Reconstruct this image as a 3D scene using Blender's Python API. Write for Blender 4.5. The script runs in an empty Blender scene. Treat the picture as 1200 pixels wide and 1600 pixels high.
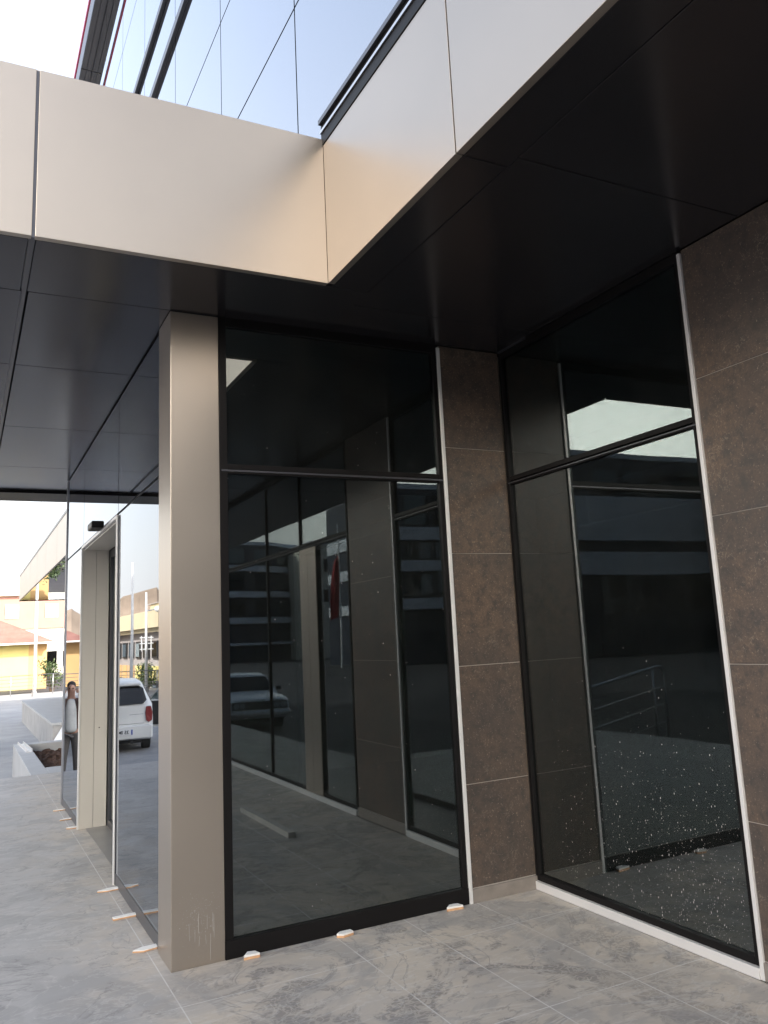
import bpy, bmesh, math, random
from mathutils import Vector, Matrix
random.seed(7)
S = bpy.context.scene
COL = S.collection
PI = math.pi
R = math.radians

# ------------------------------------------------------------ camera
yaw, pitch, roll = 0.4877, 0.1796, -0.0515
f = Vector((math.sin(yaw)*math.cos(pitch), math.cos(yaw)*math.cos(pitch), math.sin(pitch)))
r = Vector((math.cos(yaw), -math.sin(yaw), 0)); u = r.cross(f)
r2 = r*math.cos(roll) + u*math.sin(roll); u2 = -r*math.sin(roll) + u*math.cos(roll)
cam = bpy.data.cameras.new('camera'); camo = bpy.data.objects.new('camera', cam); COL.objects.link(camo)
M3 = Matrix((r2, u2, -f)).transposed().to_4x4()
camo.matrix_world = Matrix.Translation((0, 0, 1.6)) @ M3
cam.sensor_fit = 'AUTO'; cam.sensor_width = 36.0; cam.lens = 1295.11/1600*36.0
cam.shift_x = (600-626.78)/1600; cam.shift_y = (754.02-800)/1600
cam.clip_start = 0.05; cam.clip_end = 2000
S.camera = camo
S.render.resolution_x = 768; S.render.resolution_y = 1024

# ------------------------------------------------------------ light
SUN_EL, SUN_ROT = 34.0, 128.0
W = bpy.data.worlds.new('World'); S.world = W; W.use_nodes = True
nt = W.node_tree; bg = nt.nodes['Background']
sky = nt.nodes.new('ShaderNodeTexSky'); sky.sky_type = 'NISHITA'; sky.sun_disc = False
sky.sun_elevation = R(SUN_EL); sky.sun_rotation = R(SUN_ROT)
sky.air_density = 1.3; sky.dust_density = 4.0; sky.ozone_density = 1.0
# thin bright haze over the blue: strongest near the horizon
wtc = nt.nodes.new('ShaderNodeTexCoord'); wsx = nt.nodes.new('ShaderNodeSeparateXYZ'); nt.links.new(wtc.outputs['Generated'], wsx.inputs[0])
wr = nt.nodes.new('ShaderNodeValToRGB'); nt.links.new(wsx.outputs[2], wr.inputs[0])
wr.color_ramp.elements[0].position = .0; wr.color_ramp.elements[0].color = (.93, .93, .93, 1)
wr.color_ramp.elements[1].position = .75; wr.color_ramp.elements[1].color = (.22, .22, .22, 1)
wm = nt.nodes.new('ShaderNodeMix'); wm.data_type = 'RGBA'; nt.links.new(wr.outputs[0], wm.inputs[0]); nt.links.new(sky.outputs[0], wm.inputs[6])
wm.inputs[7].default_value = (3.3, 3.2, 3.15, 1)
# bright sunlit haze bank low over the street behind the viewer
gd = Vector((-.67, -.72, .22)).normalized()
wd = nt.nodes.new('ShaderNodeVectorMath'); wd.operation = 'DOT_PRODUCT'; nt.links.new(wtc.outputs['Generated'], wd.inputs[0]); wd.inputs[1].default_value = gd
w1_ = nt.nodes.new('ShaderNodeMath'); w1_.operation = 'MAXIMUM'; nt.links.new(wd.outputs['Value'], w1_.inputs[0]); w1_.inputs[1].default_value = 0
w2_ = nt.nodes.new('ShaderNodeMath'); w2_.operation = 'POWER'; nt.links.new(w1_.outputs[0], w2_.inputs[0]); w2_.inputs[1].default_value = 26
ws_ = nt.nodes.new('ShaderNodeVectorMath'); ws_.operation = 'SCALE'; ws_.inputs[0].default_value = (1.0, .91, .77); 
w3_ = nt.nodes.new('ShaderNodeMath'); w3_.operation = 'MULTIPLY'; nt.links.new(w2_.outputs[0], w3_.inputs[0]); w3_.inputs[1].default_value = 32
nt.links.new(w3_.outputs[0], ws_.inputs['Scale'])
wa_ = nt.nodes.new('ShaderNodeVectorMath'); wa_.operation = 'ADD'; nt.links.new(wm.outputs[2], wa_.inputs[0]); nt.links.new(ws_.outputs[0], wa_.inputs[1])
nt.links.new(wa_.outputs[0], bg.inputs[0]); bg.inputs[1].default_value = 0.15
sl = bpy.data.lights.new('sun', 'SUN'); sl.energy = 3.0; sl.angle = R(0.6); sl.color = (1.0, .93, .82)
so = bpy.data.objects.new('sun', sl); COL.objects.link(so)
sd = Vector((math.sin(R(SUN_ROT))*math.cos(R(SUN_EL)), math.cos(R(SUN_ROT))*math.cos(R(SUN_EL)), math.sin(R(SUN_EL))))
so.rotation_euler = (-sd).to_track_quat('-Z', 'Y').to_euler()
vs = S.view_settings; vs.view_transform = 'Standard'; vs.look = 'None'; vs.gamma = 1.0; vs.exposure = 2.05
S.cycles.max_bounces = 14; S.cycles.glossy_bounces = 8; S.cycles.transparent_max_bounces = 24; S.cycles.diffuse_bounces = 5

# ------------------------------------------------------------ materials
MATS = {}
class NT:
    def __init__(s, name):
        s.m = bpy.data.materials.new(name); s.m.use_nodes = True; s.t = s.m.node_tree
        s.p = s.t.nodes['Principled BSDF']; MATS[name] = s.m
    def n(s, ty, **kw):
        x = s.t.nodes.new(ty)
        for k, v in kw.items():
            if hasattr(x, k): setattr(x, k, v)
        return x
    def l(s, a, b): s.t.links.new(a, b)
    def coord(s, scale=(1, 1, 1)):
        c = s.n('ShaderNodeTexCoord'); mp = s.n('ShaderNodeMapping'); mp.inputs['Scale'].default_value = scale
        g = s.n('ShaderNodeNewGeometry'); s.l(g.outputs['Position'], mp.inputs[0]); return mp.outputs[0]
    def noise(s, sc, det=4, rough=.5, vec=None, dist=0):
        x = s.n('ShaderNodeTexNoise'); x.inputs['Scale'].default_value = sc; x.inputs['Detail'].default_value = det
        x.inputs['Roughness'].default_value = rough; x.inputs['Distortion'].default_value = dist
        s.l(vec if vec is not None else s.coord(), x.inputs['Vector']); return x.outputs['Fac']
    def ramp(s, fac, pts):
        x = s.n('ShaderNodeValToRGB'); e = x.color_ramp.elements
        while len(e) < len(pts): e.new(.5)
        for i, (p, c) in enumerate(pts):
            e[i].position = p; e[i].color = (c, c, c, 1) if not isinstance(c, tuple) else (*c, 1)
        s.l(fac, x.inputs[0]); return x.outputs[0]
    def mix(s, fac, a, b):
        x = s.n('ShaderNodeMix'); x.data_type = 'RGBA'
        for sock, v in ((x.inputs[0], fac), (x.inputs[6], a), (x.inputs[7], b)):
            if isinstance(v, (int, float)): sock.default_value = v
            elif isinstance(v, tuple): sock.default_value = (*v, 1)
            else: s.l(v, sock)
        return x.outputs[2]
    def math(s, op, a, b=0, c=None):
        x = s.n('ShaderNodeMath'); x.operation = op
        for i, v in enumerate((a, b) if c is None else (a, b, c)):
            if isinstance(v, (int, float)): x.inputs[i].default_value = v
            else: s.l(v, x.inputs[i])
        return x.outputs[0]
    def bump(s, h, st=.2, d=.01):
        x = s.n('ShaderNodeBump'); x.inputs['Strength'].default_value = st; x.inputs['Distance'].default_value = d
        s.l(h, x.inputs['Height']); s.l(x.outputs[0], s.p.inputs['Normal']); return x.outputs[0]
    def set(s, base=None, rough=None, metal=None, spec=None):
        if base is not None:
            if isinstance(base, tuple): s.p.inputs['Base Color'].default_value = (*base, 1)
            else: s.l(base, s.p.inputs['Base Color'])
        if rough is not None:
            if isinstance(rough, (int, float)): s.p.inputs['Roughness'].default_value = rough
            else: s.l(rough, s.p.inputs['Roughness'])
        if metal is not None: s.p.inputs['Metallic'].default_value = metal
        if spec is not None: s.p.inputs['Specular IOR Level'].default_value = spec
        return s.m

def plain(name, base, rough=.5, metal=0., var=.12, sc=6., bump=0.):
    k = NT(name); nz = k.noise(sc, 5, .6)
    lo = tuple(c*(1-var) for c in base); hi = tuple(min(1, c*(1+var)) for c in base)
    k.set(k.ramp(nz, [(.3, lo), (.7, hi)]), rough, metal)
    if bump: k.bump(k.noise(sc*6, 4), bump, .01)
    return k.m

def satin(name, base, rough, metal, spec=.5, coat=0.):
    k = NT(name)
    nz = k.noise(1.3, 3, .5); fine = k.noise(90, 2)
    k.set(k.ramp(nz, [(.3, tuple(c*.96 for c in base)), (.7, tuple(c*1.03 for c in base))]),
          k.math('ADD', k.math('MULTIPLY', nz, .08), rough-.04), metal, spec)
    k.bump(k.noise(.9, 2), .05, .01)
    return k.m

satin('champagne', (.425, .370, .315), .36, .82)
satin('champagne_flat', (.60, .56, .50), .42, .3)
satin('anthracite', (.052, .048, .051), .20, .6)
satin('soffit_grey', (.13, .125, .125), .35, .4)
satin('black_frame', (.010, .009, .009), .42, .0, .12)
satin('grey_profile', (.10, .10, .11), .35, .6)
satin('white_trim', (.72, .70, .68), .35, .2)
plain('white_paint', (.78, .78, .77), .5)
satin('silver', (.55, .55, .57), .3, .85)
plain('backing', (.015, .015, .015), .8)
plain('interior_wall', (.34, .34, .31), .8)
plain('interior_ceiling', (.42, .42, .38), .8)
plain('interior_floor', (.22, .21, .20), .35)
plain('rubber', (.02, .02, .02), .8)
plain('dark_trim', (.02, .02, .022), .5)
plain('chip_white', (.80, .78, .74), .6, var=.06, sc=40)
plain('chip_edge', (.62, .36, .19), .8, sc=40)
plain('concrete', (.36, .35, .34), .8, var=.15, sc=3, bump=.3)
plain('concrete_light', (.42, .42, .42), .75, var=.08, sc=3, bump=.2)
plain('yellow_wall', (.72, .62, .24), .8, var=.04, sc=1)
plain('orange_wall', (.62, .40, .18), .8, var=.04, sc=1)
plain('salmon_wall', (.44, .235, .19), .8, var=.06, sc=1)
plain('cream_wall', (.56, .48, .32), .8, var=.06, sc=1)
plain('white_wall', (.60, .57, .50), .8, var=.06, sc=1)
plain('grey_wall', (.34, .31, .30), .8, var=.1, sc=1)
plain('hill_mat', (.22, .17, .13), .95, var=.35, sc=.08)
plain('skin', (.50, .28, .20), .55)
plain('hair', (.03, .02, .015), .6)
plain('jacket', (.11, .065, .05), .85, sc=20)
plain('shirt', (.66, .66, .64), .8)
plain('trousers', (.11, .10, .095), .85, sc=15)
plain('tail_light', (.24, .03, .03), .25)
plain('lamp_glass', (.55, .56, .58), .1, .3)
plain('red_flag', (.32, .015, .02), .8)
satin('red_strip', (.42, .03, .08), .4, .1)
satin('car_white', (.80, .80, .78), .22, 0.)
satin('car_pale', (.74, .77, .80), .22, 0.)
plain('plate_white', (.8, .8, .8), .4, var=.02)
plain('ink', (.01, .01, .01), .5)
plain('eu_blue', (.02, .05, .35), .5)
plain('blue_dark', (.018, .025, .045), .3)
plain('band_blue', (.55, .58, .64), .6)
plain('plank', (.50, .47, .42), .7)
plain('dust', (.52, .50, .47), .8)
plain('bark', (.09, .06, .04), .9, sc=20, bump=.5)
k = NT('leaf'); oi = k.noise(3, 3); k.set(k.ramp(oi, [(.35, (.03, .055, .015)), (.7, (.10, .14, .05))]), .6)

# tinted reflective glazing: sharp reflection by Schlick term, tinted see-through
def glazing(name, tint, r0, wav=.03, gcol=(1, 1, 1), wsc=.8):
    k = NT(name); t = k.t; t.nodes.remove(k.p)
    out = [n for n in t.nodes if n.type == 'OUTPUT_MATERIAL'][0]
    g = k.n('ShaderNodeNewGeometry'); vm = k.n('ShaderNodeVectorMath'); vm.operation = 'DOT_PRODUCT'
    k.l(g.outputs['Incoming'], vm.inputs[0]); k.l(g.outputs['Normal'], vm.inputs[1])
    c = k.math('ABSOLUTE', vm.outputs['Value']); q = k.math('POWER', k.math('SUBTRACT', 1, c), 4.2)
    fac = k.math('ADD', k.math('MULTIPLY', q, 1-r0), r0)
    nz = k.noise(wsc, 1, .3); b = k.n('ShaderNodeBump'); b.inputs['Strength'].default_value = wav; b.inputs['Distance'].default_value = .05
    k.l(nz, b.inputs['Height'])
    gl = k.n('ShaderNodeBsdfGlossy'); gl.inputs['Roughness'].default_value = 0.0; gl.inputs['Color'].default_value = (*gcol, 1)
    k.l(b.outputs[0], gl.inputs['Normal'])
    tr = k.n('ShaderNodeBsdfTransparent'); tr.inputs[0].default_value = (*tint, 1)
    mx = k.n('ShaderNodeMixShader'); k.l(fac, mx.inputs[0]); k.l(tr.outputs[0], mx.inputs[1]); k.l(gl.outputs[0], mx.inputs[2])
    # a thin film of dust on the glass
    df = k.n('ShaderNodeBsdfDiffuse'); df.inputs[0].default_value = (.45, .44, .40, 1)
    dn = k.noise(2.2, 6, .65); dr = k.ramp(dn, [(.35, .004), (.75, .016)])
    m2 = k.n('ShaderNodeMixShader'); k.l(dr, m2.inputs[0]); k.l(mx.outputs[0], m2.inputs[1]); k.l(df.outputs[0], m2.inputs[2])
    k.l(m2.outputs[0], out.inputs[0]); return k.m
glazing('glass', (.30, .37, .37), .16, .034, (.90, .965, .985))
glazing('mirror_glass', (.10, .13, .13), .20, .016, (.77, .81, .87))
glazing('sky_glass', (.08, .10, .12), .42, .012, (.92, .94, .98), .5)
glazing('car_glass', (.04, .05, .06), .035, 0.)
glazing('far_glass', (.05, .06, .07), .10, .02, (.7, .85, 1.0))
plain('painted_reflection', (.62, .60, .56), .7)  # pale pane colour stands in for sky reflected in the distant windows

# dark brown stone tile
k = NT('stone'); oi = k.n('ShaderNodeObjectInfo'); g_ = k.n('ShaderNodeNewGeometry'); of = k.n('ShaderNodeVectorMath'); of.operation = 'MULTIPLY_ADD'
k.l(oi.outputs['Random'], of.inputs[0]); of.inputs[1].default_value = (37, 19, 53); k.l(g_.outputs['Position'], of.inputs[2])
k.coord = lambda scale=(1, 1, 1): of.outputs[0]
a = k.noise(1.9, 6, .6); b_ = k.noise(16, 10, .78); c_ = k.noise(95, 4, .75); d_ = k.noise(15, 6, .6, dist=.3); e_ = k.noise(5, 4, .6)
base = k.mix(k.ramp(a, [(.35, 0.), (.65, 1.)]), (.072, .056, .047), (.132, .088, .061))
base = k.mix(k.ramp(b_, [(.40, .9), (.54, 0.)]), base, (.048, .041, .037))
base = k.mix(k.ramp(c_, [(.38, .5), (.52, 0.)]), base, (.060, .050, .044))
thr = k.math('ABSOLUTE', k.math('SUBTRACT', d_, .52)); msk = k.ramp(e_, [(.54, 0.), (.62, 1.)])
base = k.mix(k.math('MULTIPLY', k.ramp(thr, [(.0, .5), (.012, 0.)]), msk), base, (.34, .27, .20))
base = k.mix(k.ramp(c_, [(.60, 0.), (.70, .7)]), base, (.38, .29, .22))
k.set(base, k.ramp(b_, [(.3, .30), (.7, .50)]), 0, .5); k.bump(b_, .10, .003)
plain('skirt_stone', (.22, .19, .165), .5, sc=14)
plain('grout', (.42, .38, .34), .8)

# terrace tiles with dust and wiped marks
k = NT('terrace'); g = k.n('ShaderNodeNewGeometry'); sx = k.n('ShaderNodeSeparateXYZ'); k.l(g.outputs['Position'], sx.inputs[0])
def line(coord, off, step, w):
    m = k.math('WRAP', k.math('SUBTRACT', coord, off), step/2, -step/2); return k.math('LESS_THAN', k.math('ABSOLUTE', m), w)
gr = k.math('MAXIMUM', k.math('MAXIMUM', line(sx.outputs[0], .93, .92, .003), line(sx.outputs[0], 2.28, 90., .003)), line(sx.outputs[1], 4.115, .92, .003))
lowx = k.ramp(k.math('MULTIPLY', k.math('ADD', sx.outputs[0], 1.0), .5), [(.85, .22), (.97, 1.)])
gr = k.math('MULTIPLY', k.math('MULTIPLY', gr, lowx), k.ramp(k.noise(5, 4, .6), [(.36, .25), (.56, 1.)]))
big = k.noise(.55, 5, .6); mid = k.noise(3.2, 7, .62, dist=1.2)
def flow(sc, stretch, dist, rot=1.1):
    m = k.n('ShaderNodeMapping'); k.l(g.outputs['Position'], m.inputs[0]); m.inputs['Rotation'].default_value = (0, 0, rot); m.inputs['Scale'].default_value = stretch
    return k.noise(sc, 6, .6, m.outputs[0], dist)
smear = flow(1.7, (1, 1.9, 1), 1.6)
wx = k.ramp(k.math('MULTIPLY', k.math('ADD', sx.outputs[0], k.math('MULTIPLY', mid, .8)), .5), [(.42, 0.), (.75, 1.)])
dust = k.mix(k.ramp(big, [(.35, 0.), (.65, 1.)]), k.mix(wx, (.385, .375, .375), (.46, .405, .34)), k.mix(wx, (.47, .445, .42), (.585, .505, .415)))
dust = k.mix(k.ramp(mid, [(.35, .45), (.65, 0.)]), dust, (.34, .33, .325))
v = k.n('ShaderNodeTexVoronoi'); v.feature = 'DISTANCE_TO_EDGE'; v.inputs['Scale'].default_value = 27
dv = k.n('ShaderNodeMapping'); k.l(g.outputs['Position'], dv.inputs[0]); 
wn = k.n('ShaderNodeTexNoise'); wn.inputs['Scale'].default_value = 13; k.l(g.outputs['Position'], wn.inputs['Vector'])
va = k.n('ShaderNodeVectorMath'); va.operation = 'MULTIPLY_ADD'; k.l(wn.outputs['Color'], va.inputs[0]); va.inputs[1].default_value = (.14, .14, 0); k.l(g.outputs['Position'], va.inputs[2])
k.l(va.outputs[0], v.inputs['Vector'])
crack = k.ramp(v.outputs['Distance'], [(.05, 1.), (.13, 0.)])
# the prints lie in the pocket between the windows, where people have walked
px = k.math('MULTIPLY', k.math('SUBTRACT', sx.outputs[0], .9), 1.2); pk = k.ramp(px, [(.0, .22), (.5, 1.)])
pm = k.ramp(k.noise(.8, 3, .5), [(.34, .35), (.50, 1.)])
patch = k.math('MULTIPLY', k.math('MULTIPLY', k.ramp(k.noise(2.1, 8, .62, dist=1.6), [(.49, 0.), (.54, 1.)]), pk), pm)
dust = k.mix(k.math('MULTIPLY', patch, k.math('SUBTRACT', .74, k.math('MULTIPLY', crack, .52))), dust, (.20, .185, .175))
wipe = k.math('MULTIPLY', k.ramp(smear, [(.55, 0.), (.62, .36)]), pk)
dust = k.mix(wipe, dust, (.25, .24, .24))
st_ = flow(.9, (1, 1, 1), 2.2); dust = k.mix(k.ramp(st_, [(.52, 0.), (.58, .5)]), dust, (.29, .28, .275)); fl = k.math('ABSOLUTE', k.math('SUBTRACT', flow(1.3, (1, 2.2, 1), 2.2, .3), .5)); dust = k.mix(k.ramp(fl, [(.0, .35), (.02, 0.)]), dust, (.60, .58, .55))
arc = k.math('ABSOLUTE', k.math('SUBTRACT', flow(.8, (1, 1.4, 1), 3.2, 2.0), .52)); dust = k.mix(k.math('MULTIPLY', k.ramp(arc, [(.0, .55), (.018, 0.)]), k.ramp(mid, [(.42, 0.), (.52, 1.)])), dust, (.20, .195, .195))
fib = flow(9, (1, 5, 1), 1.2); dust = k.mix(k.math('MULTIPLY', k.ramp(fib, [(.55, 0.), (.72, .45)]), k.ramp(mid, [(.45, 0.), (.6, 1.)])), dust, (.58, .56, .53))
dust = k.mix(gr, dust, (.60, .58, .55))
k.set(dust, k.ramp(mid, [(.3, .42), (.7, .7)]), 0, .4); k.bump(k.math('ADD', mid, k.math('MULTIPLY', gr, -.4)), .10, .004)

k = NT('car_park'); n1 = k.noise(.35, 6, .65); n2 = k.noise(40, 3, .7); n3 = k.noise(1.2, 7, .7, dist=1.)
k.set(k.mix(k.ramp(n3, [(.35, .5), (.6, 0.)]), k.ramp(n1, [(.35, (.24, .24, .25)), (.65, (.36, .355, .35))]), (.17, .17, .18)), .6); k.bump(n2, .2, .005)
k = NT('asphalt'); n1 = k.noise(.35, 5, .6); n2 = k.noise(120, 3, .7); n3 = k.noise(2, 6, .7)
k.set(k.mix(k.ramp(n2, [(.35, .5), (.65, 0.)]), k.mix(k.ramp(n1, [(.35, 0.), (.65, 1.)]), (.035, .035, .04), (.05, .05, .055)), k.mix(k.ramp(n3, [(.4, 0.), (.6, 1.)]), (.03, .03, .035), (.045, .045, .05))), .75)
k.p.inputs['Specular IOR Level'].default_value = .2; k.bump(n2, .4, .01)
k = NT('soil'); n1 = k.noise(28, 8, .75); k.set(k.ramp(n1, [(.3, (.03, .015, .01)), (.7, (.16, .08, .045))]), .95); k.bump(n1, 1., .05)
k = NT('roof_tile'); w_ = k.n('ShaderNodeTexWave'); w_.bands_direction = 'X'; w_.inputs['Scale'].default_value = 4; w_.inputs['Distortion'].default_value = .5
k.l(k.coord(), w_.inputs[0]); n1 = k.noise(1.5, 5); k.set(k.mix(k.ramp(w_.outputs['Fac'], [(.2, .5), (.6, 0.)]), k.ramp(n1, [(.3, (.19, .085, .07)), (.7, (.29, .14, .115))]), (.2, .09, .06)), .8)
# ------------------------------------------------------------ mesh helpers
class MB:
    def __init__(s): s.bm = bmesh.new()
    def box(s, x0, x1, y0, y1, z0, z1):
        v = [s.bm.verts.new((x, y, z)) for x in (x0, x1) for y in (y0, y1) for z in (z0, z1)]
        for q in ((0, 1, 3, 2), (4, 6, 7, 5), (0, 4, 5, 1), (2, 3, 7, 6), (0, 2, 6, 4), (1, 5, 7, 3)): s.bm.faces.new([v[i] for i in q])
        return s
    def prism(s, pts, off):
        """polygon (list of 3d points) extruded by the vector off"""
        a = [s.bm.verts.new(p) for p in pts]; o = Vector(off); b = [s.bm.verts.new(Vector(p)+o) for p in pts]; n = len(pts)
        s.bm.faces.new(a[::-1]); s.bm.faces.new(b)
        for i in range(n): s.bm.faces.new((a[i], a[(i+1) % n], b[(i+1) % n], b[i]))
        return s
    def tube(s, pts, rad, seg=10):
        rings = []; pts = [Vector(p) for p in pts]
        for i, p in enumerate(pts):
            d = (pts[min(i+1, len(pts)-1)]-pts[max(i-1, 0)]).normalized()
            a = d.cross(Vector((0, 0, 1)))
            if a.length < .01: a = d.cross(Vector((1, 0, 0)))
            a.normalize(); b = d.cross(a); rr = rad[i] if isinstance(rad, (list, tuple)) else rad
            rings.append([s.bm.verts.new(p+(a*math.cos(2*PI*j/seg)+b*math.sin(2*PI*j/seg))*rr) for j in range(seg)])
        for i in range(len(rings)-1):
            for j in range(seg): s.bm.faces.new((rings[i][j], rings[i][(j+1) % seg], rings[i+1][(j+1) % seg], rings[i+1][j]))
        s.bm.faces.new(rings[0][::-1]); s.bm.faces.new(rings[-1]); return s
    def loft(s, rings):
        vr = [[s.bm.verts.new(p) for p in q] for q in rings]; n = len(vr[0])
        for i in range(len(vr)-1):
            for j in range(n): s.bm.faces.new((vr[i][j], vr[i][(j+1) % n], vr[i+1][(j+1) % n], vr[i+1][j]))
        s.bm.faces.new(vr[0][::-1]); s.bm.faces.new(vr[-1]); return s
    def ball(s, c, rad, sc=(1, 1, 1), sub=2):
        bmesh.ops.create_icosphere(s.bm, subdivisions=sub, radius=rad, matrix=Matrix.Translation(c) @ Matrix.Diagonal((*sc, 1))); return s
    def build(s, name, mat, parent=None, bevel=0, smooth=False):
        bmesh.ops.recalc_face_normals(s.bm, faces=s.bm.faces)
        me = bpy.data.meshes.new(name); s.bm.to_mesh(me); s.bm.free()
        me.materials.append(MATS[mat]); o = bpy.data.objects.new(name, me); COL.objects.link(o)
        if parent: o.parent = parent
        if smooth:
            for p in me.polygons: p.use_smooth = True
        if bevel:
            b = o.modifiers.new('bevel', 'BEVEL'); b.width = bevel; b.segments = 2; b.limit_method = 'ANGLE'; b.harden_normals = False
        return o
def box(name, mat, parent, x0, x1, y0, y1, z0, z1, bevel=0): return MB().box(x0, x1, y0, y1, z0, z1).build(name, mat, parent, bevel)
def tag(o, label=None, cat=None, group=None, kind=None):
    if label: o['label'] = label
    if cat: o['category'] = cat
    if group: o['group'] = group
    if kind: o['kind'] = kind
    return o
def empty(name, loc=(0, 0, 0), rz=0):
    o = bpy.data.objects.new(name, None); COL.objects.link(o); o.location = loc; o.rotation_euler = (0, 0, rz); return o
def copy_tree(o, parent=None):
    c = o.copy(); COL.objects.link(c); c.parent = parent
    for ch in list(o.children): copy_tree(ch, c)
    return c

# ------------------------------------------------------------ ground
GZ = -.75
tag(box('ground', 'asphalt', None, -260, 260, -260, 300, GZ-1, GZ), kind='structure')
tag(box('car_park', 'car_park', None, -70, 60, 2, 54, GZ-.05, GZ+.004), kind='structure')
m = MB()
m.box(-2.2, 3.2, -1.1, 12.5, GZ+.0, 0); m.box(1.75, 3.2, -26, -1.1, GZ, 0); m.box(3.2, 9, -26, 12.5, GZ, -.012)
tag(m.build('terrace', 'terrace'), kind='structure')
# hills
m = MB(); n = 60; prev = None
for i in range(n+1):
    a = PI*(.42+i/n*.35); rad = 230
    h = 9+6*math.sin(i*.35)+3*math.sin(i*1.1+1)+1.5*math.sin(i*2.7)
    x, y = rad*math.cos(a), rad*math.sin(a)
    cur = [m.bm.verts.new((x, y, GZ)), m.bm.verts.new((x*1.06, y*1.06, h)), m.bm.verts.new((x*1.2, y*1.2, GZ))]
    if prev:
        for j in range(2): m.bm.faces.new((prev[j], cur[j], cur[j+1], prev[j+1]))
    prev = cur
tag(m.build('hills', 'hill_mat'), kind='structure')

# ------------------------------------------------------------ the office building
B = tag(empty('office_building', (.977, 4.544, 0)), 'dark glass office building with beige canopy, champagne corner column and brown stone piers', 'building')
INV = Matrix.Translation((-.977, -4.544, 0))
def P(o): o.matrix_parent_inverse = INV; return o
XR, YC, XC, H = 3.221, 4.544, .977, 3.482
def bp(name, mat, *a, bevel=0, label=None):
    o = box(name, mat, B, *a, bevel=bevel); P(o)
    if label: o['label'] = label
    return o
def sub(o, name, mat, *a, bevel=0): return box(name, mat, o, *a, bevel=bevel)

# column
c = bp('column', 'champagne', XC, 1.2515, YC, 4.857, 0, H-.006, bevel=.003)
m = MB()
for i in range(150):
    x = min(1.235, max(.99, random.gauss(1.12, .05))); z = max(.04, random.gauss(.24, .07)); rr = random.uniform(.0008, .0018)
    m.ball((x, YC-.0005, z), rr, (1, .5, random.choice((1, 1, 1.8))), 1)
for i in range(9):
    x = random.uniform(1.06, 1.2); z = random.uniform(.1, .25); l = random.uniform(.04, .13)
    m.tube([(x, YC-.001, z), (x+random.uniform(-.004, .004), YC-.001, z-l)], .0007, 5)
o = m.build('dried_splashes', 'dust', c); o['kind'] = 'stuff'
# canopy fascia
fz0, fz1 = H-.002, 4.337
bp('fascia_panel', 'champagne', -2.2, .207, 3.884, 3.92, fz0, fz1, bevel=.002)
bp('fascia_panel', 'champagne', .222, 1.6765, 3.884, 3.92, fz0, fz1, bevel=.002)
for y0, y1 in ((2.555, 3.8835), (.60, 2.545), (-1.5, .59), (-3.8, -1.51), (-6.1, -3.81), (-8.4, -6.11)):
    bp('fascia_panel', 'champagne', 1.677, 1.713, y0, y1, fz0, 4.298, bevel=.002)
# black rail above the long fascia
o = bp('coping', 'black_frame', 1.672, 1.86, -8.4, 3.90, 4.300, 4.445, bevel=.004)
sub(o, 'coping_bead', 'silver', 1.664, 1.671, -8.4, 3.895, 4.372, 4.388)
sub(o, 'coping_lip', 'grey_profile', 1.655, 1.671, -8.4, 3.895, 4.425, 4.452)
bp('coping', 'champagne', -2.2, 1.66, 3.90, 4.1, 4.338, 4.345)
bp('joint_strip', 'grey_profile', .2075, .2215, 3.896, 3.91, fz0, fz1)
bp('joint_strip', 'grey_profile', .199, .227, 3.93, 11.1, H+.012, H+.03)
# core of the canopy
bp('canopy_core', 'backing', -2.17, 1.72, 3.925, 11.17, H+.05, 4.33); bp('canopy_core', 'backing', 1.72, 4.2, -8.38, 11.17, H+.05, 3.95)
bp('fascia_panel', 'champagne', -2.2, 1.68, 11.17, 11.2, fz0, fz1); bp('fascia_panel', 'champagne', -2.236, -2.201, 3.884, 11.2, fz0, fz1)
# soffit panels
gx = .0025
def soffit(x0, x1, y0, y1): bp('soffit_panel', 'anthracite', x0+gx, x1-gx, y0+gx, y1-gx, H, H+.04, bevel=.002)
for x0, x1 in ((-2.2, -.9), (-.9, .198), (.228, 1.935)): soffit(x0, x1, 3.924, 4.55)
for x0, x1 in ((-2.2, -.9), (-.9, .205), (.235, 1.3)):
    ys = (4.55, 5.815, 7.50, 9.19, 10.56)
    for y0, y1 in zip(ys, ys[1:]): soffit(x0, x1, y0, y1)
bp('soffit_panel', 'black_frame', -2.19, 1.66, 10.565, 11.165, H-.03, H+.03)
ys = (-8.4, -6.4, -4.6, -2.8, -1.0, .75, 2.553, 3.922)
for y0, y1 in zip(ys, ys[1:]): soffit(1.714, 1.93, y0, y1)
ys = (-8.4, -6.0, -4.3, -2.6, -.9, .78, 2.480, 4.115)
for y0, y1 in zip(ys, ys[1:]): soffit(1.931, XR, y0, y1)
soffit(1.931, XR, 4.115, 4.55)

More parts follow.
